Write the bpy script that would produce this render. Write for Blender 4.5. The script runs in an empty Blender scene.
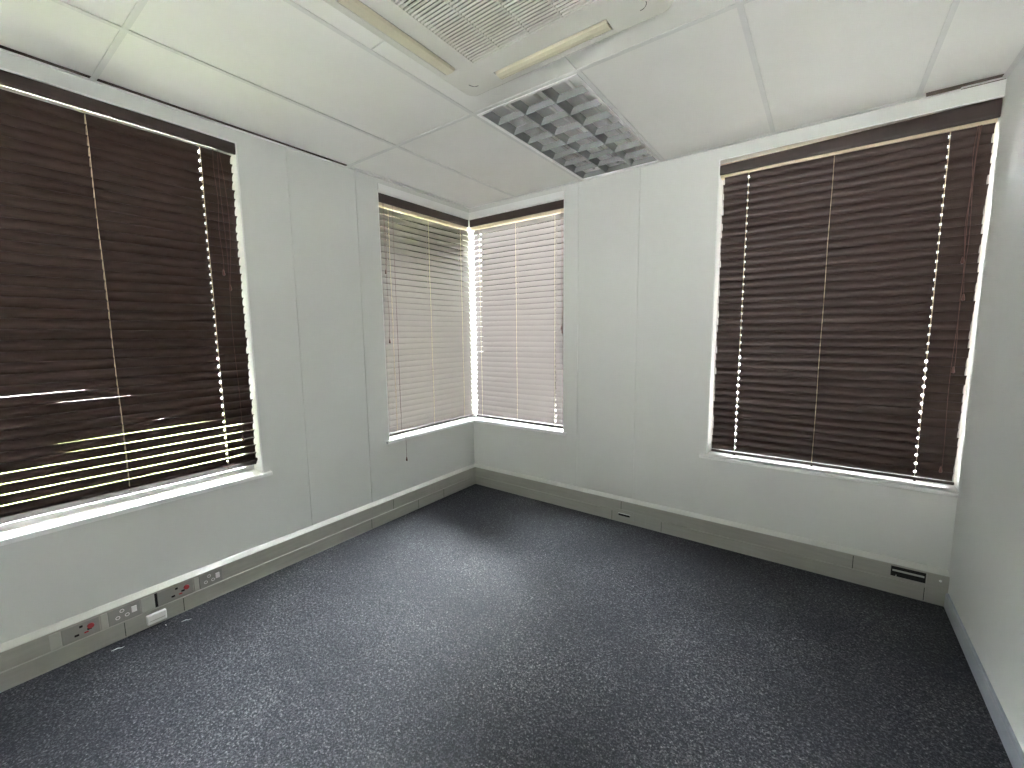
import bpy, bmesh, math, random
from mathutils import Vector, Matrix
random.seed(7)
C = bpy.context.scene.collection
sc = bpy.context.scene

# ------------------------------------------------------------------ camera
cam_d = bpy.data.cameras.new('camera'); cam = bpy.data.objects.new('camera', cam_d); C.objects.link(cam)
cam_d.sensor_fit = 'HORIZONTAL'; cam_d.sensor_width = 36.0; cam_d.lens = 424.45 / 1024 * 36.0
cam_d.clip_start = 0.02
yaw, pitch, roll = 0.6329, -0.1183, -0.0115
F = Vector((-math.sin(yaw) * math.cos(pitch), math.cos(yaw) * math.cos(pitch), math.sin(pitch)))
R0 = Vector((math.cos(yaw), math.sin(yaw), 0)); U0 = R0.cross(F)
Rr = math.cos(roll) * R0 + math.sin(roll) * U0; Uu = -math.sin(roll) * R0 + math.cos(roll) * U0
M = Matrix((Rr, Uu, -F)).transposed().to_4x4(); M.translation = Vector((2.6702, -3.0105, 1.4349))
cam.matrix_world = M
sc.camera = cam

# ------------------------------------------------------------------ light and exposure
SKY = 4.0; GLOW = 1850.0; SUN = 420.0
world = bpy.data.worlds.new('sky'); sc.world = world; world.use_nodes = True
nt = world.node_tree; nt.nodes.clear()
tc = nt.nodes.new('ShaderNodeTexCoord'); sx = nt.nodes.new('ShaderNodeSeparateXYZ')
mr = nt.nodes.new('ShaderNodeMapRange'); mr.inputs[1].default_value = -0.1; mr.inputs[2].default_value = 0.9
ramp = nt.nodes.new('ShaderNodeValToRGB')
ramp.color_ramp.elements[0].color = (1.0, 0.985, 0.96, 1); ramp.color_ramp.elements[1].color = (0.88, 0.93, 1.0, 1)
dot = nt.nodes.new('ShaderNodeVectorMath'); dot.operation = 'DOT_PRODUCT'      # bright haze round the sun
dot.inputs[1].default_value = Vector((-0.52, 0.60, 0.90)).normalized()
gl = nt.nodes.new('ShaderNodeMapRange'); gl.interpolation_type = 'SMOOTHSTEP'
gl.inputs[1].default_value = 0.74; gl.inputs[2].default_value = 0.98; gl.inputs[3].default_value = SKY; gl.inputs[4].default_value = GLOW
bg = nt.nodes.new('ShaderNodeBackground')
nt.links.new(tc.outputs['Generated'], dot.inputs[0]); nt.links.new(dot.outputs['Value'], gl.inputs[0]); nt.links.new(gl.outputs[0], bg.inputs[1])
wo = nt.nodes.new('ShaderNodeOutputWorld')
nt.links.new(tc.outputs['Generated'], sx.inputs[0]); nt.links.new(sx.outputs[2], mr.inputs[0])
nt.links.new(mr.outputs[0], ramp.inputs[0]); nt.links.new(ramp.outputs[0], bg.inputs[0]); nt.links.new(bg.outputs[0], wo.inputs[0])
world.cycles.sampling_method = 'MANUAL'; world.cycles.sample_map_resolution = 512
# the sun behind thin haze, so its edge is soft
sun_d = bpy.data.lights.new('sun', 'SUN'); sun = bpy.data.objects.new('sun', sun_d); C.objects.link(sun)
sun_d.energy = SUN; sun_d.angle = math.radians(10); sun_d.color = (1.0, 0.97, 0.93)
sun_dir = Vector((0.95, -1.20, -1.0)).normalized()
sun.rotation_euler = (-sun_dir).to_track_quat('Z', 'Y').to_euler(); sun.location = (-6, 14, 14)

sc.view_settings.view_transform = 'Standard'; sc.view_settings.look = 'None'
sc.view_settings.exposure = 0.05; sc.view_settings.gamma = 1.0; sc.view_settings.use_curve_mapping = False
sc.cycles.max_bounces = 14; sc.cycles.diffuse_bounces = 8; sc.cycles.glossy_bounces = 4; sc.cycles.transparent_max_bounces = 12
sc.cycles.sample_clamp_indirect = 40.0
sc.cycles.use_denoising = True

# ------------------------------------------------------------------ room numbers
W, H = 3.2673, 2.5646
YR = -4.70                               # wall behind the camera
T = 0.20                                 # wall thickness
X1, X2, X3, X4, X5 = 0.513, 1.1316, 1.7350, 2.3616, 2.970
Y1, Y2, Y3 = -1.224, -2.4666, -3.70
SILL = 0.625

# ------------------------------------------------------------------ materials
def mat(name, col, rough=0.6, spec=0.5, metal=0.0, bump=None, var=None, coat=0.0, sheen=0.0):
    m = bpy.data.materials.new(name); m.use_nodes = True
    n = m.node_tree.nodes; l = m.node_tree.links; b = n['Principled BSDF']
    b.inputs['Base Color'].default_value = (*col, 1); b.inputs['Roughness'].default_value = rough
    b.inputs['Specular IOR Level'].default_value = spec; b.inputs['Metallic'].default_value = metal
    b.inputs['Coat Weight'].default_value = coat; b.inputs['Sheen Weight'].default_value = sheen
    t = n.new('ShaderNodeTexCoord')
    if var:                              # (scale, amount, stretch)
        s = n.new('ShaderNodeTexNoise'); s.inputs['Scale'].default_value = var[0]; s.inputs['Detail'].default_value = 4
        mp = n.new('ShaderNodeMapping'); mp.inputs['Scale'].default_value = var[2] if len(var) > 2 else (1, 1, 1)
        r = n.new('ShaderNodeValToRGB')
        a = var[1]
        r.color_ramp.elements[0].position = 0.3; r.color_ramp.elements[1].position = 0.7
        r.color_ramp.elements[0].color = (*[c * (1 - a) for c in col], 1)
        r.color_ramp.elements[1].color = (*[min(1, c * (1 + a)) for c in col], 1)
        l.new(t.outputs['Object'], mp.inputs[0]); l.new(mp.outputs[0], s.inputs[0])
        l.new(s.outputs[0], r.inputs[0]); l.new(r.outputs[0], b.inputs['Base Color'])
    if bump:                             # (scale, strength, distance)
        s = n.new('ShaderNodeTexNoise'); s.inputs['Scale'].default_value = bump[0]; s.inputs['Detail'].default_value = 3
        bp = n.new('ShaderNodeBump'); bp.inputs['Strength'].default_value = bump[1]; bp.inputs['Distance'].default_value = bump[2]
        l.new(t.outputs['Object'], s.inputs[0]); l.new(s.outputs[0], bp.inputs['Height']); l.new(bp.outputs[0], b.inputs['Normal'])
    return m

M_wall = mat('wall_paint', (0.60, 0.615, 0.59), 0.55, 0.3, bump=(60, 0.12, 0.002), var=(1.5, 0.02))
M_ceil = mat('ceiling_tile', (0.86, 0.86, 0.83), 0.85, 0.2, bump=(220, 0.15, 0.001), var=(3, 0.02))
M_bar = mat('ceiling_grid_paint', (0.74, 0.745, 0.725), 0.5, 0.3, var=(8, 0.02))
M_white = mat('white_gloss_paint', (0.76, 0.77, 0.76), 0.35, 0.5, var=(5, 0.02))
M_slat = mat('espresso_wood', (0.027, 0.0165, 0.0135), 0.45, 0.15, var=(14, 0.25, (1, 1, 30)), bump=(40, 0.08, 0.001))
M_valance = mat('espresso_wood_valance', (0.024, 0.016, 0.014), 0.45, 0.2, var=(10, 0.2, (1, 1, 12)))
M_cream = mat('cream_cord', (0.62, 0.53, 0.36), 0.7, 0.2, var=(60, 0.1))
M_headrail = mat('headrail_cream_metal', (0.55, 0.47, 0.33), 0.45, 0.5, var=(10, 0.05))
M_brcord = mat('brown_cord', (0.10, 0.055, 0.045), 0.7, 0.2, var=(60, 0.1))
M_tassel = mat('brown_wood_tassel', (0.10, 0.04, 0.032), 0.35, 0.5, var=(50, 0.15))
M_trunk = mat('trunking_grey_beige', (0.34, 0.335, 0.30), 0.42, 0.5, var=(6, 0.05, (1, 1, 10)))
M_ledge = mat('trunking_ledge_paint', (0.60, 0.61, 0.575), 0.45, 0.4, var=(5, 0.03))
M_skirt = mat('grey_skirting', (0.26, 0.28, 0.32), 0.35, 0.5, var=(6, 0.04))
M_mod = mat('module_grey_plastic', (0.27, 0.27, 0.25), 0.45, 0.4, var=(20, 0.03))
M_modl = mat('module_light_plastic', (0.42, 0.42, 0.38), 0.45, 0.4, var=(20, 0.03))
M_red = mat('red_plastic', (0.33, 0.025, 0.03), 0.35, 0.5, var=(40, 0.05))
M_black = mat('black_void', (0.012, 0.012, 0.012), 0.7, 0.2, var=(40, 0.1))
M_pwhite = mat('white_plastic', (0.80, 0.80, 0.78), 0.35, 0.5, var=(30, 0.02))
M_ac = mat('ivory_plastic', (0.66, 0.655, 0.60), 0.45, 0.4, var=(6, 0.02))
M_flap = mat('yellowed_flap_plastic', (0.62, 0.585, 0.44), 0.45, 0.4, var=(5, 0.03))
M_acdark = mat('filter_dark', (0.014, 0.014, 0.013), 0.8, 0.2, var=(80, 0.2))
M_alu = mat('louvre_aluminium', (0.19, 0.193, 0.19), 0.40, 0.45, metal=0.1, var=(30, 0.04))
M_tray = mat('luminaire_white', (0.94, 0.94, 0.93), 0.4, 0.5, var=(10, 0.02))
M_tube = mat('fluorescent_tube_glass', (0.88, 0.88, 0.86), 0.25, 0.5, var=(10, 0.02))
M_frame = mat('window_frame_paint', (0.55, 0.56, 0.56), 0.4, 0.5, var=(6, 0.03))
M_lint = mat('white_lint', (0.60, 0.60, 0.58), 0.9, 0.1, var=(60, 0.1))
M_gap_shade = mat('gap_shade', (0.075, 0.055, 0.048), 0.9, 0.2, var=(5, 0.3))  # dark tone for the shade in the ceiling-edge gap
M_blocker = mat('blocker_dark', (0.008, 0.007, 0.006), 0.9, 0.1, var=(5, 0.3))  # near-black, only for the added blocking walls outside
M_roof = mat('roof_soffit', (0.42, 0.41, 0.39), 0.8, 0.2, var=(3, 0.08))
M_lawn = mat('lawn_green', (0.13, 0.15, 0.05), 0.9, 0.1, var=(4, 0.35), bump=(30, 0.4, 0.02))
M_pave = mat('pale_paving', (0.32, 0.312, 0.296), 0.85, 0.2, var=(2, 0.1))

def translucent_wood(m, amount, col):
    n = m.node_tree.nodes; l = m.node_tree.links; b = n['Principled BSDF']; o = n['Material Output']
    tr = n.new('ShaderNodeBsdfTranslucent'); tr.inputs[0].default_value = (*col, 1)
    mx = n.new('ShaderNodeMixShader'); mx.inputs[0].default_value = amount
    l.new(b.outputs[0], mx.inputs[1]); l.new(tr.outputs[0], mx.inputs[2]); l.new(mx.outputs[0], o.inputs['Surface'])
M_slat_transl = mat('espresso_wood_translucent', (0.036, 0.024, 0.021), 0.38, 0.5, var=(14, 0.25, (1, 1, 30)), bump=(40, 0.08, 0.001))
translucent_wood(M_slat_transl, 0.40, (0.33, 0.31, 0.30))     # same slats as the other blinds, translucency added to brighten the corner

def glass_mat():
    m = bpy.data.materials.new('window_glass'); m.use_nodes = True
    n = m.node_tree.nodes; l = m.node_tree.links; n.clear()
    o = n.new('ShaderNodeOutputMaterial'); mx = n.new('ShaderNodeMixShader'); tr = n.new('ShaderNodeBsdfTransparent')
    gl = n.new('ShaderNodeBsdfGlossy'); gl.inputs['Roughness'].default_value = 0.0
    fr = n.new('ShaderNodeFresnel'); fr.inputs[0].default_value = 1.5
    tr.inputs[0].default_value = (0.93, 0.95, 0.94, 1)
    l.new(fr.outputs[0], mx.inputs[0]); l.new(tr.outputs[0], mx.inputs[1]); l.new(gl.outputs[0], mx.inputs[2]); l.new(mx.outputs[0], o.inputs[0])
    return m
M_glass = glass_mat()

def carpet_mat():
    m = bpy.data.materials.new('flecked_carpet'); m.use_nodes = True
    n = m.node_tree.nodes; l = m.node_tree.links; b = n['Principled BSDF']
    t = n.new('ShaderNodeTexCoord')
    v = n.new('ShaderNodeTexVoronoi'); v.inputs['Scale'].default_value = 210
    v2 = n.new('ShaderNodeTexNoise'); v2.inputs['Scale'].default_value = 95; v2.inputs['Detail'].default_value = 6; v2.inputs['Roughness'].default_value = 0.7
    big = n.new('ShaderNodeTexNoise'); big.inputs['Scale'].default_value = 2.2; big.inputs['Detail'].default_value = 5
    r = n.new('ShaderNodeValToRGB'); e = r.color_ramp.elements
    e[0].position = 0.0; e[0].color = (0.006, 0.0065, 0.009, 1)
    e[1].position = 1.0; e[1].color = (0.15, 0.15, 0.155, 1)
    q = e.new(0.45); q.color = (0.0125, 0.013, 0.0175, 1)
    q = e.new(0.75); q.color = (0.042, 0.043, 0.049, 1)
    mp = n.new('ShaderNodeMapRange'); mp.inputs[1].default_value = 0.32; mp.inputs[2].default_value = 0.70
    sep = n.new('ShaderNodeSeparateColor')
    mixf = n.new('ShaderNodeMath'); mixf.operation = 'MULTIPLY_ADD'; mixf.inputs[1].default_value = 0.55
    sc2 = n.new('ShaderNodeMath'); sc2.operation = 'MULTIPLY'; sc2.inputs[1].default_value = 0.5
    bm_ = n.new('ShaderNodeMapRange'); bm_.inputs[1].default_value = 0.3; bm_.inputs[2].default_value = 0.75; bm_.inputs[3].default_value = -0.06; bm_.inputs[4].default_value = 0.10
    ad = n.new('ShaderNodeMath'); ad.operation = 'ADD'
    for x in (v, v2, big): l.new(t.outputs['Object'], x.inputs['Vector'])
    l.new(v2.outputs[0], mp.inputs[0]); l.new(v.outputs['Color'], sep.inputs[0])
    l.new(mp.outputs[0], sc2.inputs[0]); l.new(sep.outputs[0], mixf.inputs[0]); l.new(sc2.outputs[0], mixf.inputs[2])
    l.new(big.outputs[0], bm_.inputs[0]); l.new(mixf.outputs[0], ad.inputs[0]); l.new(bm_.outputs[0], ad.inputs[1])
    l.new(ad.outputs[0], r.inputs[0]); l.new(r.outputs[0], b.inputs['Base Color'])
    bp = n.new('ShaderNodeBump'); bp.inputs['Strength'].default_value = 0.6; bp.inputs['Distance'].default_value = 0.004
    l.new(ad.outputs[0], bp.inputs['Height']); l.new(bp.outputs[0], b.inputs['Normal'])
    b.inputs['Roughness'].default_value = 0.75; b.inputs['Specular IOR Level'].default_value = 0.15
    b.inputs['Sheen Weight'].default_value = 0.0; b.inputs['Sheen Roughness'].default_value = 0.45
    b.inputs['Sheen Tint'].default_value = (0.75, 0.8, 1.0, 1)
    return m
M_carpet = carpet_mat()

# ------------------------------------------------------------------ mesh helpers
def box(bm, x0, x1, y0, y1, z0, z1, bev=0.0, seg=2):
    vs = [bm.verts.new((x, y, z)) for x in sorted((x0, x1)) for y in sorted((y0, y1)) for z in sorted((z0, z1))]
    q = ((0, 1, 3, 2), (4, 6, 7, 5), (0, 4, 5, 1), (2, 3, 7, 6), (0, 2, 6, 4), (1, 5, 7, 3))
    fs = [bm.faces.new([vs[i] for i in f]) for f in q]
    if bev:
        es = list({e for f in fs for e in f.edges})
        bmesh.ops.bevel(bm, geom=es, offset=bev, segments=seg, profile=0.5, affect='EDGES')
def prism(bm, prof, fn, a, b):
    """extrude a closed profile [(p,q)...] from a to b; fn(p,q,s) gives the point"""
    A = [bm.verts.new(fn(p, q, a)) for p, q in prof]; B = [bm.verts.new(fn(p, q, b)) for p, q in prof]
    k = len(prof)
    for i in range(k): bm.faces.new((A[i], A[(i + 1) % k], B[(i + 1) % k], B[i]))
    bm.faces.new(A); bm.faces.new(B[::-1])
def tube(bm, pts, r, seg=8):
    pts = [Vector(p) for p in pts]; rs = r if isinstance(r, (list, tuple)) else [r] * len(pts)
    rings = []
    for i, p in enumerate(pts):
        d = (pts[min(i + 1, len(pts) - 1)] - pts[max(i - 1, 0)]).normalized()
        a = d.orthogonal().normalized() if abs(d.z) < 0.99 else Vector((1, 0, 0)); a = (a - d * a.dot(d)).normalized(); b = d.cross(a)
        rings.append([bm.verts.new(p + rs[i] * (math.cos(t) * a + math.sin(t) * b)) for t in [2 * math.pi * k / seg for k in range(seg)]])
    for u, v in zip(rings, rings[1:]):
        for k in range(seg): bm.faces.new((u[k], u[(k + 1) % seg], v[(k + 1) % seg], v[k]))
    bm.faces.new(rings[0][::-1]); bm.faces.new(rings[-1])
ORG = {}
def obj(name, bm, m, parent=None, smooth=False, kind=None, origin=None):
    bmesh.ops.recalc_face_normals(bm, faces=bm.faces[:])
    org = ORG.get(parent.name, Vector()) if parent else Vector(origin or (0, 0, 0))
    bmesh.ops.translate(bm, verts=bm.verts[:], vec=-org)
    me = bpy.data.meshes.new(name); bm.to_mesh(me); bm.free(); me.materials.append(m)
    o = bpy.data.objects.new(name, me); C.objects.link(o)
    if parent: o.parent = parent
    else: o.location = org
    ORG[o.name] = org
    if smooth:
        for p in me.polygons: p.use_smooth = True
    if kind: o['kind'] = kind
    return o
def thing(name, label, cat, loc, group=None):
    o = bpy.data.objects.new(name, None); C.objects.link(o); o.location = loc; o.empty_display_size = 0.05
    ORG[o.name] = Vector(loc); tag(o, label, cat, group); return o
def tag(o, label, cat, group=None):
    o['label'] = label; o['category'] = cat
    if group: o['group'] = group
def struct(name, bm, m, parent=None): return obj(name, bm, m, parent, kind='structure')
NB = bmesh.new

# ------------------------------------------------------------------ floor, walls, roof
b = NB(); box(b, -T, W + 0.15, YR, T, -0.12, 0.0); struct('floor', b, M_carpet)
b = NB(); box(b, -1.18, W + 0.15, YR - 0.2, 0.5, 2.72, 2.90); struct('roof', b, M_roof)
b = NB(); box(b, -40, 40, -40, 40, -0.45, -0.40); struct('ground', b, M_pave)
b = NB(); box(b, -9, -4.2, -9, 1.5, -0.40, -0.37); struct('lawn', b, M_lawn)
b = NB(); box(b, -8.3, -8, 3.6, 8.2, -0.45, 6.3); struct('view_blocker_wall', b, M_blocker)  # added wall out of view, darkens the slits of the left corner blind
b = NB(); box(b, -6.6, -2.4, 8, 8.3, -0.45, 5.5); struct('view_blocker_wall', b, M_blocker)  # second added wall, darkens the slits of the right corner blind

G, D = 0.0025, 0.005                      # groove half width and depth between wall boards
WL0, WL1, WLT, WLB = -3.10, -1.9025, 2.4955, 0.605       # left window opening (y, y, top, bottom)
CY, CX, CT, CB = -0.9877, 0.9852, 2.4690, 0.600          # corner window
RX, RT, RB = 2.0763, 2.4905, 0.590                       # right window, runs to the right wall
def wall_left():
    b = NB()
    # core
    for y0, y1, z0, z1 in ((YR, WL0, 0, 2.72), (WL0, WL1, 0, WLB), (WL0, WL1, WLT, 2.72), (WL1, CY, 0, 2.72), (CY, T, 0, CB), (CY, T, CT, 2.72)):
        box(b, -T, -D, y0, y1, z0, z1)
    # boards, with a fine groove at each joint
    J1, J2 = -1.6332, -1.1668
    for y0, y1, z0, z1 in ((YR, WL0, 0, H), (WL0, WL1, 0, WLB), (WL0, WL1, WLT, H), (WL1, J1 - G, 0, H), (J1 + G, J2 - G, 0, H), (J2 + G, CY, 0, H), (CY, 0, 0, CB), (CY, 0, CT, H)):
        box(b, -D, 0, y0, y1, z0, z1)
    return struct('wall_left', b, M_wall)
def wall_back():
    b = NB()
    for x0, x1, z0, z1 in ((0, CX, 0, CB), (0, CX, CT, 2.72), (CX, RX, 0, 2.72), (RX, W, 0, RB), (RX, W, RT, 2.72)):
        box(b, x0, x1, D, T, z0, z1)
    JA, JB = 1.1084, 1.5808
    for x0, x1, z0, z1 in ((0, CX, 0, CB), (0, CX, CT, H), (CX, JA - G, 0, H), (JA + G, JB - G, 0, H), (JB + G, RX, 0, H), (RX, W, 0, RB), (RX, W, RT, H)):
        box(b, x0, x1, 0, D, z0, z1)
    return struct('wall_back', b, M_wall)
wall_left(); wall_back()
b = NB(); box(b, W, W + 0.15, YR, T, 0, 2.72); struct('wall_right', b, M_wall)
# wall behind the camera with an opening added and sized for fill light
b = NB(); DX0, DX1, DH = 1.85, 2.35, 2.05
box(b, 0, DX0, YR - 0.15, YR, 0, 2.72); box(b, DX1, W, YR - 0.15, YR, 0, 2.72); box(b, DX0, DX1, YR - 0.15, YR, DH, 2.72)
struct('wall_rear', b, M_wall)

# ------------------------------------------------------------------ ceiling: lay-in tiles on a grid
b = NB()
xs = [0.0, X1, X2, X3, X4, X5, W]; ys = [0.0, Y1, Y2, Y3, YR]
AC = (1.2500, 2.1940, -2.314, -1.370)     # cassette panel x0,x1,y0,y1
for j in range(4):
    for i in range(6):
        x0, x1 = xs[i], xs[i + 1]; y1, y0 = ys[j], ys[j + 1]
        if i == 2 and j == 0: continue                        # louvred light
        if i in (2, 3) and j == 1: continue                   # cassette bay
        up = 0.007 if i in (0, 1) else 0.005
        if j == 0 and i == 5: up = 0.012
        box(b, x0 + (0.017 if i == 0 else 0.004), x1 - 0.004, y0 + 0.004, y1 - (0.017 if (i == 5 and j == 0) else 0.004), H + up, H + up + 0.014)
# infill strips round the cassette, butted at mid-side
x0, x1, y0, y1 = X2, X4, Y2, Y1; mx, my = X3 - 0.001, -1.849
z0, z1 = H + 0.003, H + 0.016
for a0, a1, c0, c1 in ((x0, AC[0] + .06, y0, my - .003), (x0, AC[0] + .06, my + .003, y1), (AC[1] - .06, x1, y0, y1), (AC[0] + .06, mx - .003, AC[3] - .06, y1), (mx + .003, AC[1] - .06, AC[3] - .06, y1), (AC[0] + .06, AC[1] - .06, y0, AC[2] + .06)):
    box(b, a0, a1, c0, c1, z0, z1)
struct('ceiling', b, M_ceil)
b = NB(); hw = 0.0105
def barx(y, x0, x1): box(b, x0, x1, y - hw, y + hw, H, H + 0.002); box(b, x0, x1, y - 0.002, y + 0.002, H + 0.002, H + 0.035)
def bary(x, y0, y1): box(b, x - hw, x + hw, y0, y1, H - 0.0004, H + 0.0016); box(b, x - 0.002, x + 0.002, y0, y1, H + 0.0016, H + 0.035)
for y in (Y1, Y2, Y3): barx(y, 0, W)
for x in (X1, X2, X4, X5): bary(x, YR, 0)
bary(X3, Y1, 0); bary(X3, YR, Y2)
struct('trim_1', b, M_bar)
# wall angle round the room, hanging a little below the tiles
b = NB(); w_ = 0.019
def angle(x0, x1, y0, y1, dx, dy, dz):
    box(b, x0, x1, y0, y1, H - 0.0045 - dz, H - 0.003 - dz)
box(b, 0, w_, YR, Y1, H - 0.007, H - 0.0055); box(b, 0, w_, Y1, 0, H - 0.004, H - 0.0025)
box(b, w_, X5 + .03, -w_, 0, H - 0.004, H - 0.0025); box(b, X5 + .03, X5 + .15, -w_, 0, H - 0.009, H - 0.0075); box(b, X5 + .15, W, -w_, 0, H - 0.0035, H - 0.002)
box(b, W - w_, W, YR, -w_, H - 0.004, H - 0.0025)
box(b, 0, 0.0015, YR, 0, H - 0.004, H + 0.02); box(b, 0, W, -0.0015, 0, H - 0.004, H + 0.02); box(b, W - .0015, W, YR, 0, H - 0.004, H + 0.02)
struct('trim_2', b, M_bar)
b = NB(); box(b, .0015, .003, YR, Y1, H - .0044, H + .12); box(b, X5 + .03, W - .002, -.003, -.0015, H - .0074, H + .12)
struct('trim_gap_shade', b, M_gap_shade)                                  # dark strips standing in for shade in the gap at the ceiling edge

# ------------------------------------------------------------------ windows
FN = {'left': lambda u, n, z: (-n, u, z), 'back': lambda u, n, z: (u, n, z)}   # u along the wall, n outwards
def wbox(b, side, u0, u1, n0, n1, z0, z1, bev=0):
    p, q = FN[side](u0, n0, z0), FN[side](u1, n1, z1)
    box(b, p[0], q[0], p[1], q[1], p[2], q[2], bev)
def frame_bm(b, side, u0, u1, z0, z1, mull=()):
    f = 0.045
    wbox(b, side, u0, u1, 0.11, 0.16, z0, z0 + f); wbox(b, side, u0, u1, 0.11, 0.16, z1 - f, z1)
    wbox(b, side, u0, u0 + f, 0.11, 0.16, z0 + f, z1 - f); wbox(b, side, u1 - f, u1, 0.11, 0.16, z0 + f, z1 - f)
    for m_ in mull: wbox(b, side, m_ - f / 2, m_ + f / 2, 0.11, 0.16, z0 + f, z1 - f)
w1 = bpy.data.objects.new('window_1', None); w2 = bpy.data.objects.new('window_2', None); w3 = bpy.data.objects.new('window_3', None)
for w_o, loc in ((w1, (0, WL1, 0.6)), (w2, (0, 0, 0.6)), (w3, (RX, 0, 0.6))):
    C.objects.link(w_o); w_o.location = loc; w_o['kind'] = 'structure'; ORG[w_o.name] = Vector(loc); w_o.empty_display_size = 0.1
b = NB(); frame_bm(b, 'left', WL0, WL1, SILL - 0.02, WLT); struct('window_frame', b, M_frame, w1)
b = NB(); wbox(b, 'left', WL0 + .02, WL1 - .02, 0.133, 0.137, SILL, WLT - .02); struct('pane', b, M_glass, w1)
b = NB(); frame_bm(b, 'left', CY, 0.16, SILL - 0.02, CT); frame_bm(b, 'back', -0.11, CX, SILL - 0.02, CT); box(b, -0.16, -0.030, 0.064, 0.16, SILL, CT); struct('window_frame', b, M_frame, w2)
b = NB(); wbox(b, 'left', CY + .02, 0.13, 0.133, 0.137, SILL, CT - .02); struct('pane', b, M_glass, w2)
b = NB(); wbox(b, 'back', -0.13, CX - .02, 0.133, 0.137, SILL, CT - .02); struct('pane', b, M_glass, w2)
b = NB(); frame_bm(b, 'back', RX, W, SILL - 0.02, RT); struct('window_frame', b, M_frame, w3)
b = NB(); wbox(b, 'back', RX + .02, W - .02, 0.133, 0.137, SILL, RT - .02); struct('pane', b, M_glass, w3)
# reveals: white-painted linings on the jambs and head
def lining(b, side, u0, u1, z1, j0=True, j1=True):
    t = 0.006
    wbox(b, side, u0, u1, 0.0, 0.11, z1 - t, z1)
    if j0: wbox(b, side, u0, u0 + t, 0.0, 0.11, SILL, z1 - t)
    if j1: wbox(b, side, u1 - t, u1, 0.0, 0.11, SILL, z1 - t)
b = NB(); lining(b, 'left', WL0, WL1, WLT); struct('window_lining', b, M_white, w1)
b = NB(); lining(b, 'left', CY, 0.0, CT, True, False); lining(b, 'back', 0.0, CX, CT, False, True); struct('window_lining', b, M_white, w2)
b = NB(); lining(b, 'back', RX, W, RT, True, False); struct('window_lining', b, M_white, w3)
# sills
SP = 0.028
b = NB(); wbox(b, 'left', WL0 - .04, WL1 + .04, -SP, 0.0, SILL - .024, SILL, 0.006); wbox(b, 'left', WL0, WL1, -.004, 0.115, SILL - .024, SILL); struct('window_sill', b, M_white, w1)
b = NB()
wbox(b, 'left', CY - .03, -SP + .001, -SP, 0.0, SILL - .024, SILL, 0.006); wbox(b, 'back', 0.0, CX + .03, -SP, 0.0, SILL - .024, SILL, 0.006)
wbox(b, 'left', CY, 0.0, -.004, 0.115, SILL - .024, SILL); wbox(b, 'back', -0.115, CX, 0.0, 0.115, SILL - .024, SILL)
struct('window_sill', b, M_white, w2)
b = NB(); wbox(b, 'back', RX - .04, W, -SP, 0.0, SILL - .036, SILL - .014, 0.006); wbox(b, 'back', RX, W, -.004, 0.115, SILL - .036, SILL - .014); struct('window_sill', b, M_white, w3)
# head board above the corner window
b = NB(); wbox(b, 'left', CY, -0.012, -0.012, 0, CT, CT + 0.052); wbox(b, 'back', 0.0, CX, -0.012, 0, CT, CT + 0.052); struct('trim_3', b, M_white)

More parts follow.
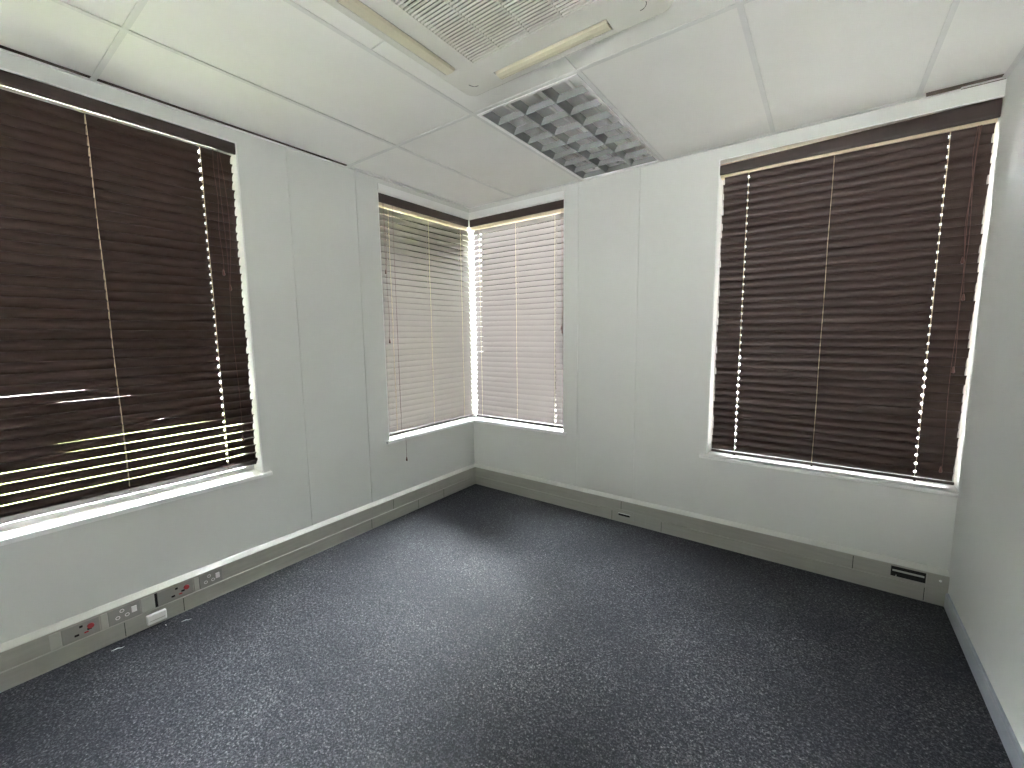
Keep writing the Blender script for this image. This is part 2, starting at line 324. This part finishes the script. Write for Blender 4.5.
# ------------------------------------------------------------------ venetian blinds
SL_W, SL_T, PITCH = 0.050, 0.0028, 0.0455
def tassel_bm(side, u, n, z, s=1.0):
    b = NB(); p = Vector(FN[side](u, n, z))
    tube(b, [p + Vector((0, 0, d)) for d in (0.004 * s, 0, -0.012 * s, -0.028 * s, -0.034 * s)], [0.002, 0.004 * s, 0.006 * s, 0.0085 * s, 0.005 * s], 10)
    return b
def blind(side, u0, u1, ztop, zbot, tilt, ladders, label, valance, holes, nc=0.045, wob=0.0, cords=(), rail_drop=(0, 0), gap=0.011, strip=None, vz=(0.008, 0.075), wood=None, rail_tilt=12, head_low=0.0, crown=0.0080):
    """u0..u1 slat ends; tilt > 0: room-side edge high"""
    um = (u0 + u1) / 2
    root = thing('venetian_blind', label, 'window blind', FN[side](um, nc, zbot), 'dark wooden venetian blinds')
    a = math.radians(abs(tilt)); sg = 1 if tilt > 0 else -1
    # slats
    b = NB()
    zr = zbot + 0.016                                          # top of bottom rail
    nsl = round((ztop - gap - SL_W * math.sin(a) - zr - 0.004) / PITCH) + 1
    pitch = (ztop - gap - SL_W * math.sin(a) - zr - 0.004) / (nsl - 1)
    half = 0.0042
    cuts = sorted(holes)
    for i in range(nsl):
        zc = ztop - gap - SL_W * math.sin(a) / 2 - i * pitch
        aa = a + math.radians(random.uniform(-1, 1) * (1.2 + wob)); ca, sa = math.cos(aa), math.sin(aa)
        du = random.uniform(-0.004, 0.004)
        tw = random.uniform(-1, 1) * 0.0012
        def f(p, q, u, zc=zc, ca=ca, sa=sa, du=du, tw=tw):     # p across the slat (towards outside), q through it
            uu = u + du; k = 0.0016 * math.sin((u - u0) * 5.0 + zc * 9) + tw * (u - um)
            return FN[side](uu, nc + p * ca + sg * q * sa, zc - sg * p * sa + q * ca + k)
        def piece(p0, p1, ua, ub):
            m = max(1, int((ub - ua) / 0.12)); k_ = 6 if p1 - p0 > 0.04 else 3
            ps = [p0 + (p1 - p0) * t / k_ for t in range(k_ + 1)]
            cr = [crown * (0.5 - (2 * p / SL_W) ** 2) for p in ps]           # slats are slightly arched
            prof = [(p, c - SL_T / 2) for p, c in zip(ps, cr)] + [(p, c + SL_T / 2) for p, c in zip(ps, cr)][::-1]
            for s in range(m + 1):
                a_ = ua + (ub - ua) * s / m
                B = [b.verts.new(f(p, q, a_)) for p, q in prof]
                if s == 0: b.faces.new(B)
                else:
                    for k in range(len(B)): b.faces.new((A[k], A[(k + 1) % len(B)], B[(k + 1) % len(B)], B[k]))
                A = B
            b.faces.new(A)
        e = [u0]
        for h in cuts: e += [h - half - du, h + half - du]
        e.append(u1)
        for k in range(0, len(e), 2): piece(-SL_W / 2, SL_W / 2, e[k], e[k + 1])
        for h in cuts:
            piece(-SL_W / 2, -0.0065, h - half - du, h + half - du); piece(0.0065, SL_W / 2, h - half - du, h + half - du)
    obj('slat_panel', b, wood or M_slat, root)
    # bottom rail
    b = NB(); r0, r1 = rail_drop
    prof = [(-0.025, -0.006), (-0.022, -0.008), (0.022, -0.008), (0.025, -0.006), (0.025, 0.006), (0.022, 0.008), (-0.022, 0.008), (-0.025, 0.006)]
    ar = math.radians(rail_tilt) * sg
    def fr(p, q, u):
        t = (u - u0) / (u1 - u0); dz = r0 + (r1 - r0) * t
        return FN[side](u, nc + p * math.cos(ar) + q * math.sin(ar), zbot + 0.008 - p * math.sin(ar) + q * math.cos(ar) + dz)
    prism(b, prof, fr, u0, u1); obj('bottom_rail', b, M_valance, root)
    # cord plugs under the rail
    for h in ladders:
        b = NB(); p = Vector(fr(-0.010, -0.008, h)); tube(b, [p + Vector((0, 0, 0.001)), p + Vector((0, 0, -0.006))], 0.0055, 8)
        obj('cord_plug', b, M_valance, root)
    # headrail
    zt = ztop + 0.064
    b = NB(); v0, v1 = valance
    wbox(b, side, v0 + .004, v1 - .004, nc - 0.020, nc + 0.030, ztop + 0.020 - (0.030 + head_low if head_low else 0), zt - 0.006, 0.002); obj('headrail', b, M_headrail if head_low else M_valance, root)
    # valance: a moulded board in front of the headrail
    b = NB()
    n0 = vz[0]; hh = vz[1]
    prof = [(n0, 0), (n0 + .012, 0), (n0 + .012, hh), (n0 + .004, hh), (n0, hh - 0.006), (n0 - .002, hh - .014), (n0 - .002, 0.012), (n0, 0.006)]
    s0, s1 = strip if strip else (0, 0)
    def fv(p, q, u):
        t = (u - v0) / (v1 - v0); return FN[side](u, p, ztop - 0.010 + q + (s0 + (s1 - s0) * t) * (q / hh))
    prism(b, prof, fv, v0, v1); obj('valance', b, M_valance, root)
    # ladders: a cord before and behind the slats, rungs under each slat
    off = SL_W / 2 * math.cos(a) + 0.0045
    for h in ladders:
        b = NB()
        for s in (-1, 1):
            tube(b, [FN[side](h + 0.0015 * math.sin(k * 1.7), nc + s * off, ztop + 0.022 - (ztop + 0.014 - zbot) * k / 10) for k in range(11)], 0.0011, 6)
        for i in range(nsl):
            zc = ztop - gap - SL_W * math.sin(a) / 2 - i * pitch - 0.003
            tube(b, [FN[side](h, nc - off, zc + sg * off * math.tan(a)), FN[side](h, nc + off, zc - sg * off * math.tan(a))], 0.0007, 5)
        obj('ladder_cord', b, M_cream, root)
    for (u, z_to, loop, tassel, mcol) in cords:
        b = NB(); nn = nc - off - 0.006
        pts = [FN[side](u + 0.004 * math.sin(k * 0.9 + u * 30), nn + min(0, (0.60 - z_to) * 0.0), ztop + 0.01 - (ztop + 0.01 - z_to) * k / 14) for k in range(15)]
        if loop: pts = [FN[side](u + 0.028 * loop * math.sin(math.pi * k / 14) , nn, ztop + 0.01 - (ztop + 0.01 - z_to) * k / 14) for k in range(15)]
        if z_to < SILL:                                       # drapes over the sill nose
            pts = [FN[side](u, nn, ztop - (ztop - 0.66) * k / 8) for k in range(9)] + [FN[side](u - .004, -SP - .004, SILL + .004), FN[side](u - .004, -SP - .006, SILL - .03), FN[side](u - .004, -SP - .005, z_to)]
            nn = -SP - .005; u = u - .004
        tube(b, pts, 0.0011, 6)
        pc = obj('pull_cord', b, mcol, root)
        if tassel: obj('tassel', tassel_bm(side, u, nn, z_to, 0.85), M_tassel, pc, smooth=True)
    return root

blind('left', WL0 + .03, WL1 - .017, 2.442, 0.684, 69.5, (WL0 + .165, -2.501, -2.070),
      'large dark wooden venetian blind in the left wall window, light slits along its lower slats', (WL0 + .008, WL1 - .004), (WL0 + .165, -2.070), wob=1.0,
      cords=((-2.012, 1.80, 0, True, M_brcord), (-1.985, 1.72, 0.8, True, M_brcord), (-1.99, 0.86, 0, True, M_brcord)), rail_tilt=50, crown=0.0115, gap=0.015, vz=(0.008, 0.062))
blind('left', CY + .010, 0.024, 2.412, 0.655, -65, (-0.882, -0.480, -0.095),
      'bright sunlit venetian blind in the left half of the corner window, cord hanging below sill', (CY + .004, -0.006), (), nc=0.040, wood=M_slat_transl, crown=0.0015,
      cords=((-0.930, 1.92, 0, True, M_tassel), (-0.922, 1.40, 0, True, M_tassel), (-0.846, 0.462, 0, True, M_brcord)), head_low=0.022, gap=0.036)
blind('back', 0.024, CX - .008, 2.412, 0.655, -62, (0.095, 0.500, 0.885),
      'greyish venetian blind in the right half of the corner window', (0.0, CX - .004), (0.885,), nc=0.040, wood=M_slat_transl, crown=0.0015, wob=1.5,
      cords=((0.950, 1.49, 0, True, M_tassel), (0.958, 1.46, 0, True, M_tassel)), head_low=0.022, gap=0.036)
blind('back', RX + .026, W - .014, 2.412, 0.630, 74.5, (2.239, 2.654, 3.106),
      'large dark wooden venetian blind beside the right wall with pale strip above its valance', (RX + .004, W - .004), (2.239, 3.106), wob=0.8,
      cords=((3.195, 1.78, 0, True, M_brcord), (3.212, 1.60, -0.6, True, M_brcord), (3.205, 1.24, 0, True, M_brcord), (3.20, 0.72, 0, True, M_brcord)),
      strip=(-0.020, 0.010), head_low=0.014, gap=0.021)

# ------------------------------------------------------------------ trunking along left and back walls, skirting on the right
d = 0.040
prof_t = [(0, 0), (.0385, 0), (.0385, .004), (.037, .006), (.037, .076), (.0415, .078), (.0415, .0815), (.0355, .0835), (.0355, .160), (.040, .162), (.040, .1675), (0, .1675)]
fl = lambda p, q, s: (p, s, q); fb = lambda p, q, s: (s, -p, q)
b = NB(); prism(b, prof_t, fl, YR, -d); struct('baseboard_left', b, M_trunk)
b = NB(); prism(b, prof_t, fb, 0, W - 0.004); struct('baseboard_back', b, M_trunk)
prof_l = [(0, .1675), (.0405, .1675), (.0405, .171), (.012, .1855), (0, .1855)]
b = NB(); prism(b, prof_l, fl, YR, -0.0405); prism(b, prof_l, fb, 0, W - 0.004); struct('trim_4', b, M_ledge)
b = NB(); box(b, 0, .043, -.043, 0, 0, .169); struct('trim_5', b, M_trunk)   # corner piece
b = NB(); prism(b, [(0, 0), (.012, 0), (.012, .070), (.008, .079), (0, .079)], lambda p, q, s: (W - p, s, q), YR, -.041); struct('baseboard_right', b, M_skirt)
# cover joints: thin dark seams
b = NB()
for y in (-2.594, -2.360, -1.204, -0.459, -0.75): box(b, .0365, .0374, y - .0012, y + .0012, 0.002, .076)
for y in (-3.05, -1.0): box(b, .0350, .0359, y - .0012, y + .0012, 0.084, .160)
for x in (1.430, 1.805, 3.177): box(b, x - .0012, x + .0012, -.0374, -.0365, 0.002, .076)
for x in (1.502, 2.878): box(b, x - .0014, x + .0014, -.0359, -.0350, 0.084, .160)
struct('trim_6', b, M_black)

def plate(root, y0, y1, z0, z1, m, n1=.0385, name='faceplate', side='left', bev=.0012):
    b = NB(); wbox(b, side, y0, y1, -n1, -.034, z0, z1, bev); return obj(name, b, m, root)
def red_socket(y0, y1, label):
    r = thing('power_socket', label, 'power socket', (.0355, (y0 + y1) / 2, .086), 'power sockets in the left wall trunking')
    plate(r, y0, y1, .086, .158, M_mod)
    yc = y0 + (y1 - y0) * .60
    for dy, dz, w, h in ((-.012, .022, .011, .010), (-.028, -.012, .015, .009), (.014, -.002, .015, .009)):
        b = NB(); wbox(b, 'left', yc + dy - w / 2, yc + dy + w / 2, -.0392, -.0370, .120 + dz - h / 2, .120 + dz + h / 2); obj('socket_slot', b, M_black, r)
    b = NB(); tube(b, [(.037, y1 - .030, .130), (.044, y1 - .030, .130)], [.0125, .0115], 18); s = obj('red_rocker_switch', b, M_red, r); s['label'] = 'red rocker switch'
    b = NB(); wbox(b, 'left', yc - .004, yc + .010, -.0394, -.0372, .104, .111); obj('red_earth_shutter', b, M_red, r)
    return r
def round_socket(y0, y1, label):
    r = thing('power_socket', label, 'power socket', (.0355, (y0 + y1) / 2, .086), 'power sockets in the left wall trunking')
    plate(r, y0, y1, .086, .158, M_mod)
    yc = y0 + (y1 - y0) * .42
    for dy, dz in ((0, .018), (-.017, -.010), (.017, -.010)):
        b = NB()
        cen = Vector((.0392, yc + dy, .122 + dz)); ro, ri = .0088, .0058
        vs = [[b.verts.new(cen + Vector((dx, r_ * math.cos(t), r_ * math.sin(t)))) for t in [2 * math.pi * k / 16 for k in range(16)]] for r_, dx in ((ro, -.002), (ro, 0), (ri, 0), (ri, -.002))]
        for A, B in zip(vs, vs[1:] + vs[:1]):
            for k in range(16): b.faces.new((A[k], A[(k + 1) % 16], B[(k + 1) % 16], B[k]))
        o = obj('socket_hole_rim', b, M_pwhite, r)
    b = NB(); wbox(b, 'left', y1 - .034, y1 - .014, -.0425, -.037, .112, .142, .0015); o = obj('switch', b, M_pwhite, r); o['label'] = 'white rocker switch'
    return r
def blank(y0, y1, label):
    b = NB(); wbox(b, 'left', y0, y1, -.0382, -.034, .086, .158, .001); o = obj('blank_plate', b, M_modl, origin=(.0355, (y0 + y1) / 2, .086)); tag(o, label, 'blank plate', 'blank plates in the left wall trunking'); return o
blank(-2.836, -2.800, 'narrow grey blank plate left of the red-switched socket farthest left')
red_socket(-2.798, -2.676, 'trunking socket with a red switch, leftmost of the sockets')
blank(-2.672, -2.648, 'pale narrow blank plate between leftmost red socket and the white-ringed socket')
round_socket(-2.646, -2.530, 'trunking socket with three white-rimmed holes, above the cover seam left of the white block')
blank(-2.527, -2.474, 'pale wider blank plate above the white block on the trunking')
red_socket(-2.462, -2.312, 'trunking socket with a large red switch, right of the dark gap above white block')
blank(-2.308, -2.286, 'pale narrow blank plate right of the second red-switched socket')
round_socket(-2.284, -2.176, 'trunking socket with white-rimmed holes and white switch, nearest the room corner')
b = NB(); wbox(b, 'left', -2.4735, -2.4625, -.0362, -.034, .086, .158); struct('trim_7', b, M_black)
# white plastic block on the lower cover
t = thing('plastic_block', 'small white plastic block stuck on the lower trunking cover by the carpet', 'plastic block', (.037, -2.475, .02))
b = NB(); wbox(b, 'left', -2.515, -2.437, -.058, -.0371, .018, .066, .004); obj('body', b, M_pwhite, t)
b = NB(); wbox(b, 'left', -2.507, -2.445, -.0592, -.0575, .034, .037); obj('ridge', b, M_modl, t)

# back wall fittings
t = thing('data_outlet', 'grey data outlet with a black slot low on the back wall trunking', 'data outlet', (1.525, -.037, .028))
plate(t, 1.449, 1.600, .024, .100, M_trunk, .0405, side='back')
b = NB(); wbox(b, 'back', 1.485, 1.572, -.0413, -.039, .052, .068); obj('slot', b, M_black, t)
b = NB(); wbox(b, 'back', 1.482, 1.575, -.0425, -.040, .068, .072); obj('slot_lip', b, M_pwhite, t)
for x0, x1, la in ((1.604, 1.693, 'blank grey cover plate directly right of the black-slot data outlet'), (1.697, 1.801, 'blank grey cover plate second to the right of the data outlet')):
    b = NB(); wbox(b, 'back', x0, x1, -.0400, -.034, .020, .094, .0012); o = obj('cover_plate', b, M_trunk, origin=((x0 + x1) / 2, -.037, .02)); tag(o, la, 'cover plate', 'cover plates on the back wall trunking')
t = thing('cable_outlet', 'open outlet cutout with a white bar in the trunking near the right wall', 'cable outlet', (3.110, -.037, .09))
b = NB(); wbox(b, 'back', 3.040, 3.178, -.0385, -.0362, .096, .156, .0005); obj('cutout', b, M_black, t)
b = NB(); wbox(b, 'back', 3.046, 3.172, -.0415, -.0375, .130, .139); obj('bar', b, M_modl, t)
b = NB()
wbox(b, 'back', 3.040, 3.178, -.0395, -.0375, .096, .101); wbox(b, 'back', 3.060, 3.064, -.0400, -.0375, .086, .110); obj('rim', b, M_trunk, t)
t = thing('end_cap', 'grey trunking end cap against the right wall', 'end cap', (3.22, -.04, 0))
b = NB(); wbox(b, 'back', 3.181, W - .003, -.0425, -.034, .004, .166, .0015); obj('body', b, M_trunk, t)
b = NB(); tube(b, [(3.232, -.042, .136), (3.232, -.0445, .136)], .006, 12); obj('screw_head', b, M_pwhite, t)

# ------------------------------------------------------------------ louvred ceiling light
lx0, lx1, ly0, ly1 = X2 + .012, X3 - .012, Y1 + .012, -.016
t = thing('ceiling_light', 'recessed fluorescent ceiling light with a grey egg-crate louvre, switched off', 'ceiling light', ((lx0 + lx1) / 2, (ly0 + ly1) / 2, H))
b = NB(); fw = .016; zt = H + .064
box(b, lx0, lx1, ly0, ly0 + fw, H - .003, H + .012); box(b, lx0, lx1, ly1 - fw, ly1, H - .003, H + .012)
box(b, lx0, lx0 + fw, ly0 + fw, ly1 - fw, H - .003, H + .012); box(b, lx1 - fw, lx1, ly0 + fw, ly1 - fw, H - .003, H + .012)
obj('frame', b, M_tray, t)
b = NB()
box(b, lx0, lx1, ly0, ly1, zt, zt + .003); box(b, lx0, lx0 + .002, ly0, ly1, H + .012, zt); box(b, lx1 - .002, lx1, ly0, ly1, H + .012, zt)
box(b, lx0, lx1, ly0, ly0 + .002, H + .012, zt); box(b, lx0, lx1, ly1 - .002, ly1, H + .012, zt)
obj('housing', b, M_tray, t)
ix0, ix1, iy0, iy1 = lx0 + fw, lx1 - fw, ly0 + fw, ly1 - fw
hz0, hz1 = H + .002, H + .036
def wedge(tb, tt, half=None):
    """profile of a louvre blade: thin lower edge, hollow-curved flanks widening upwards"""
    L, Rr_ = [], []
    for k in range(6):
        s = k / 5; w = tb / 2 + (tt - tb) / 2 * s ** 1.6; z = hz0 + (hz1 - hz0) * s
        L.append((-w, z)); Rr_.append((w, z))
    if half == 'r': L = [(0, z) for _, z in L]
    if half == 'l': Rr_ = [(0, z) for _, z in Rr_]
    return L + Rr_[::-1]
b = NB()
cw = (ix1 - ix0) / 3; ch = (iy1 - iy0) / 8
for i in range(4):
    x = ix0 + cw * i
    prism(b, wedge(.004, .046, 'r' if i == 0 else ('l' if i == 3 else None)), lambda p, q, s, x=x: (x + p, s, q), iy0, iy1)
obj('long_louvre_blades', b, M_alu, t, smooth=False)
b = NB()
for j in range(9):
    y = iy0 + ch * j
    prism(b, wedge(.003, .009, 'r' if j == 0 else ('l' if j == 8 else None)), lambda p, q, s, y=y: (s, y + p, q), ix0, ix1)
obj('cross_louvre_blades', b, M_alu, t)
for i in range(3):
    b = NB(); x = ix0 + cw * (i + .5)
    tube(b, [(x, iy0 + .01, H + .051), (x, iy1 - .01, H + .051)], .008, 14); obj('fluorescent_tube', b, M_tube, t, smooth=True)

# ------------------------------------------------------------------ ceiling cassette air conditioner
ax0, ax1, ay0, ay1 = AC; acx, acy = (ax0 + ax1) / 2, (ay0 + ay1) / 2
t = thing('air_conditioner', 'ivory ceiling cassette air conditioner with a slatted grille and four flaps', 'air conditioner', (acx, acy, H))
ZP = H - .028
def rrect(x0, x1, y0, y1, r, seg=6):
    out = []
    for cx_, cy_, a0 in ((x1 - r, y1 - r, 0), (x0 + r, y1 - r, 90), (x0 + r, y0 + r, 180), (x1 - r, y0 + r, 270)):
        for k in range(seg + 1):
            a_ = math.radians(a0 + 90 * k / seg); out.append((cx_ + r * math.cos(a_), cy_ + r * math.sin(a_)))
    return out
gx0, gx1, gy0, gy1 = 1.444, 2.000, -2.136, -1.580         # grille opening
b = NB()
# shell: outer rounded edge up to the ceiling, lower face as four strips with a hollow for each flap and the grille
for (ra, za), (rb, zb) in (((0.0, H + .002), (0.0, H - .010)), ((0.0, H - .010), (0.006, H - .022)), ((0.006, H - .022), (0.018, ZP))):
    A = [b.verts.new((x, y, za)) for x, y in rrect(ax0 + ra, ax1 - ra, ay0 + ra, ay1 - ra, .05 - ra)]
    B = [b.verts.new((x, y, zb)) for x, y in rrect(ax0 + rb, ax1 - rb, ay0 + rb, ay1 - rb, .05 - rb)]
    for k in range(len(A)): b.faces.new((A[k], A[(k + 1) % len(A)], B[(k + 1) % len(B)], B[k]))
outer = [b.verts.new((x, y, ZP)) for x, y in rrect(ax0 + .018, ax1 - .018, ay0 + .018, ay1 - .018, .032)]
e_out = [b.edges.new((outer[k], outer[(k + 1) % len(outer)])) for k in range(len(outer))]
FL, FWD, OFF = 0.256, 0.0325, 0.396
flaps = [('x', acx - OFF, acy), ('x', acx + OFF, acy), ('y', acx, acy + OFF), ('y', acx, acy - OFF)]
holes_r = [(fx - FWD, fx + FWD, fy - FL, fy + FL) if o_ == 'x' else (fx - FL, fx + FL, fy - FWD, fy + FWD) for o_, fx, fy in flaps] + [(gx0, gx1, gy0, gy1)]
e_in = []
for hx0, hx1, hy0, hy1 in holes_r:
    v = [b.verts.new((x, y, ZP)) for x, y in ((hx0, hy0), (hx1, hy0), (hx1, hy1), (hx0, hy1))]
    e_in += [b.edges.new((v[k], v[(k + 1) % 4])) for k in range(4)]
    up = [b.verts.new((q.co.x, q.co.y, ZP + .022)) for q in v]
    for k in range(4): b.faces.new((v[k], v[(k + 1) % 4], up[(k + 1) % 4], up[k]))
bmesh.ops.triangle_fill(b, use_beauty=True, use_dissolve=False, edges=e_out + e_in)
obj('panel', b, M_ac, t)
b = NB()
for hx0, hx1, hy0, hy1 in holes_r: box(b, hx0 - .004, hx1 + .004, hy0 - .004, hy1 + .004, ZP + .0215, ZP + .024)
obj('filter_backing', b, M_acdark, t)
for o_, fx, fy in flaps:
    b = NB(); s = 1 if (fx < acx - .1 or fy < acy - .1) else -1
    pr = [(-.0285, ZP - .001), (-.020, ZP - .0045), (0, ZP - .006), (.018, ZP - .003), (.0245, ZP + .004), (.022, ZP + .008), (0, ZP + .001), (-.0285, ZP + .003)]
    if o_ == 'x': prism(b, [(p * s, q) for p, q in pr], lambda p, q, u: (fx + p, u, q), fy - FL + .004, fy + FL - .004)
    else: prism(b, [(p * s, q) for p, q in pr], lambda p, q, u: (u, fy + p, q), fx - FL + .004, fx + FL - .004)
    obj('flap', b, M_flap, t)
# grille frame, slats and ribs
b = NB(); gf = .045
for x0, x1, y0, y1 in ((gx0 - gf, gx1 + gf, gy0 - gf, gy0), (gx0 - gf, gx1 + gf, gy1, gy1 + gf), (gx0 - gf, gx0, gy0, gy1), (gx1, gx1 + gf, gy0, gy1)):
    box(b, x0, x1, y0, y1, ZP - .003, ZP + .0005)
obj('grille_frame', b, M_ac, t)
b = NB(); ns = 37
for k in range(ns):
    y = gy0 + (gy1 - gy0) * (k + .5) / ns
    prism(b, [(-.0022, ZP - .002), (.0022, ZP - .002), (.0022, ZP + .005), (-.0022, ZP + .005)], lambda p, q, s, y=y: (s, y + p, q), gx0, gx1)
obj('grille_slats', b, M_ac, t)
b = NB()
for k in (1, 2, 3):
    x = gx0 + (gx1 - gx0) * k / 4; box(b, x - .002, x + .002, gy0, gy1, ZP - .0025, ZP + .012)
obj('grille_ribs', b, M_ac, t)
# small corner covers
for sx_ in (-1, 1):
    for sy_ in (-1, 1):
        b = NB(); cx_, cy_ = acx + sx_ * .395, acy + sy_ * .395
        tube(b, [(cx_ + sx_ * (-.028 + .03 * math.sin(a_)), cy_ + sy_ * (-.028 + .03 * math.cos(a_)), ZP - .0005) for a_ in [math.radians(d_) for d_ in range(0, 91, 15)]], .0012, 5)
        obj('corner_seam', b, M_acdark, t)

# ------------------------------------------------------------------ lint on the carpet
def lint(x, y, L, ang, label):
    b = NB(); c_, s_ = math.cos(ang), math.sin(ang)
    tube(b, [(x + c_ * L * k + .003 * s_ * math.sin(k * 9), y + s_ * L * k, .0025 + .002 * math.sin(k * 6)) for k in (0, .25, .5, .75, 1)], [.0008, .0016, .002, .0015, .0006], 6)
    o = obj('lint_scrap', b, M_lint, origin=(x, y, 0)); tag(o, label, 'lint', 'white scraps on the carpet')
lint(.105, -2.66, .045, 1.4, 'white lint scrap on the carpet under the ringed socket left of the block')
lint(.085, -2.455, .010, .3, 'tiny white speck on the carpet just below the white plastic block')
lint(.125, -2.40, .040, 1.3, 'white lint scrap on the carpet right of the white plastic block')
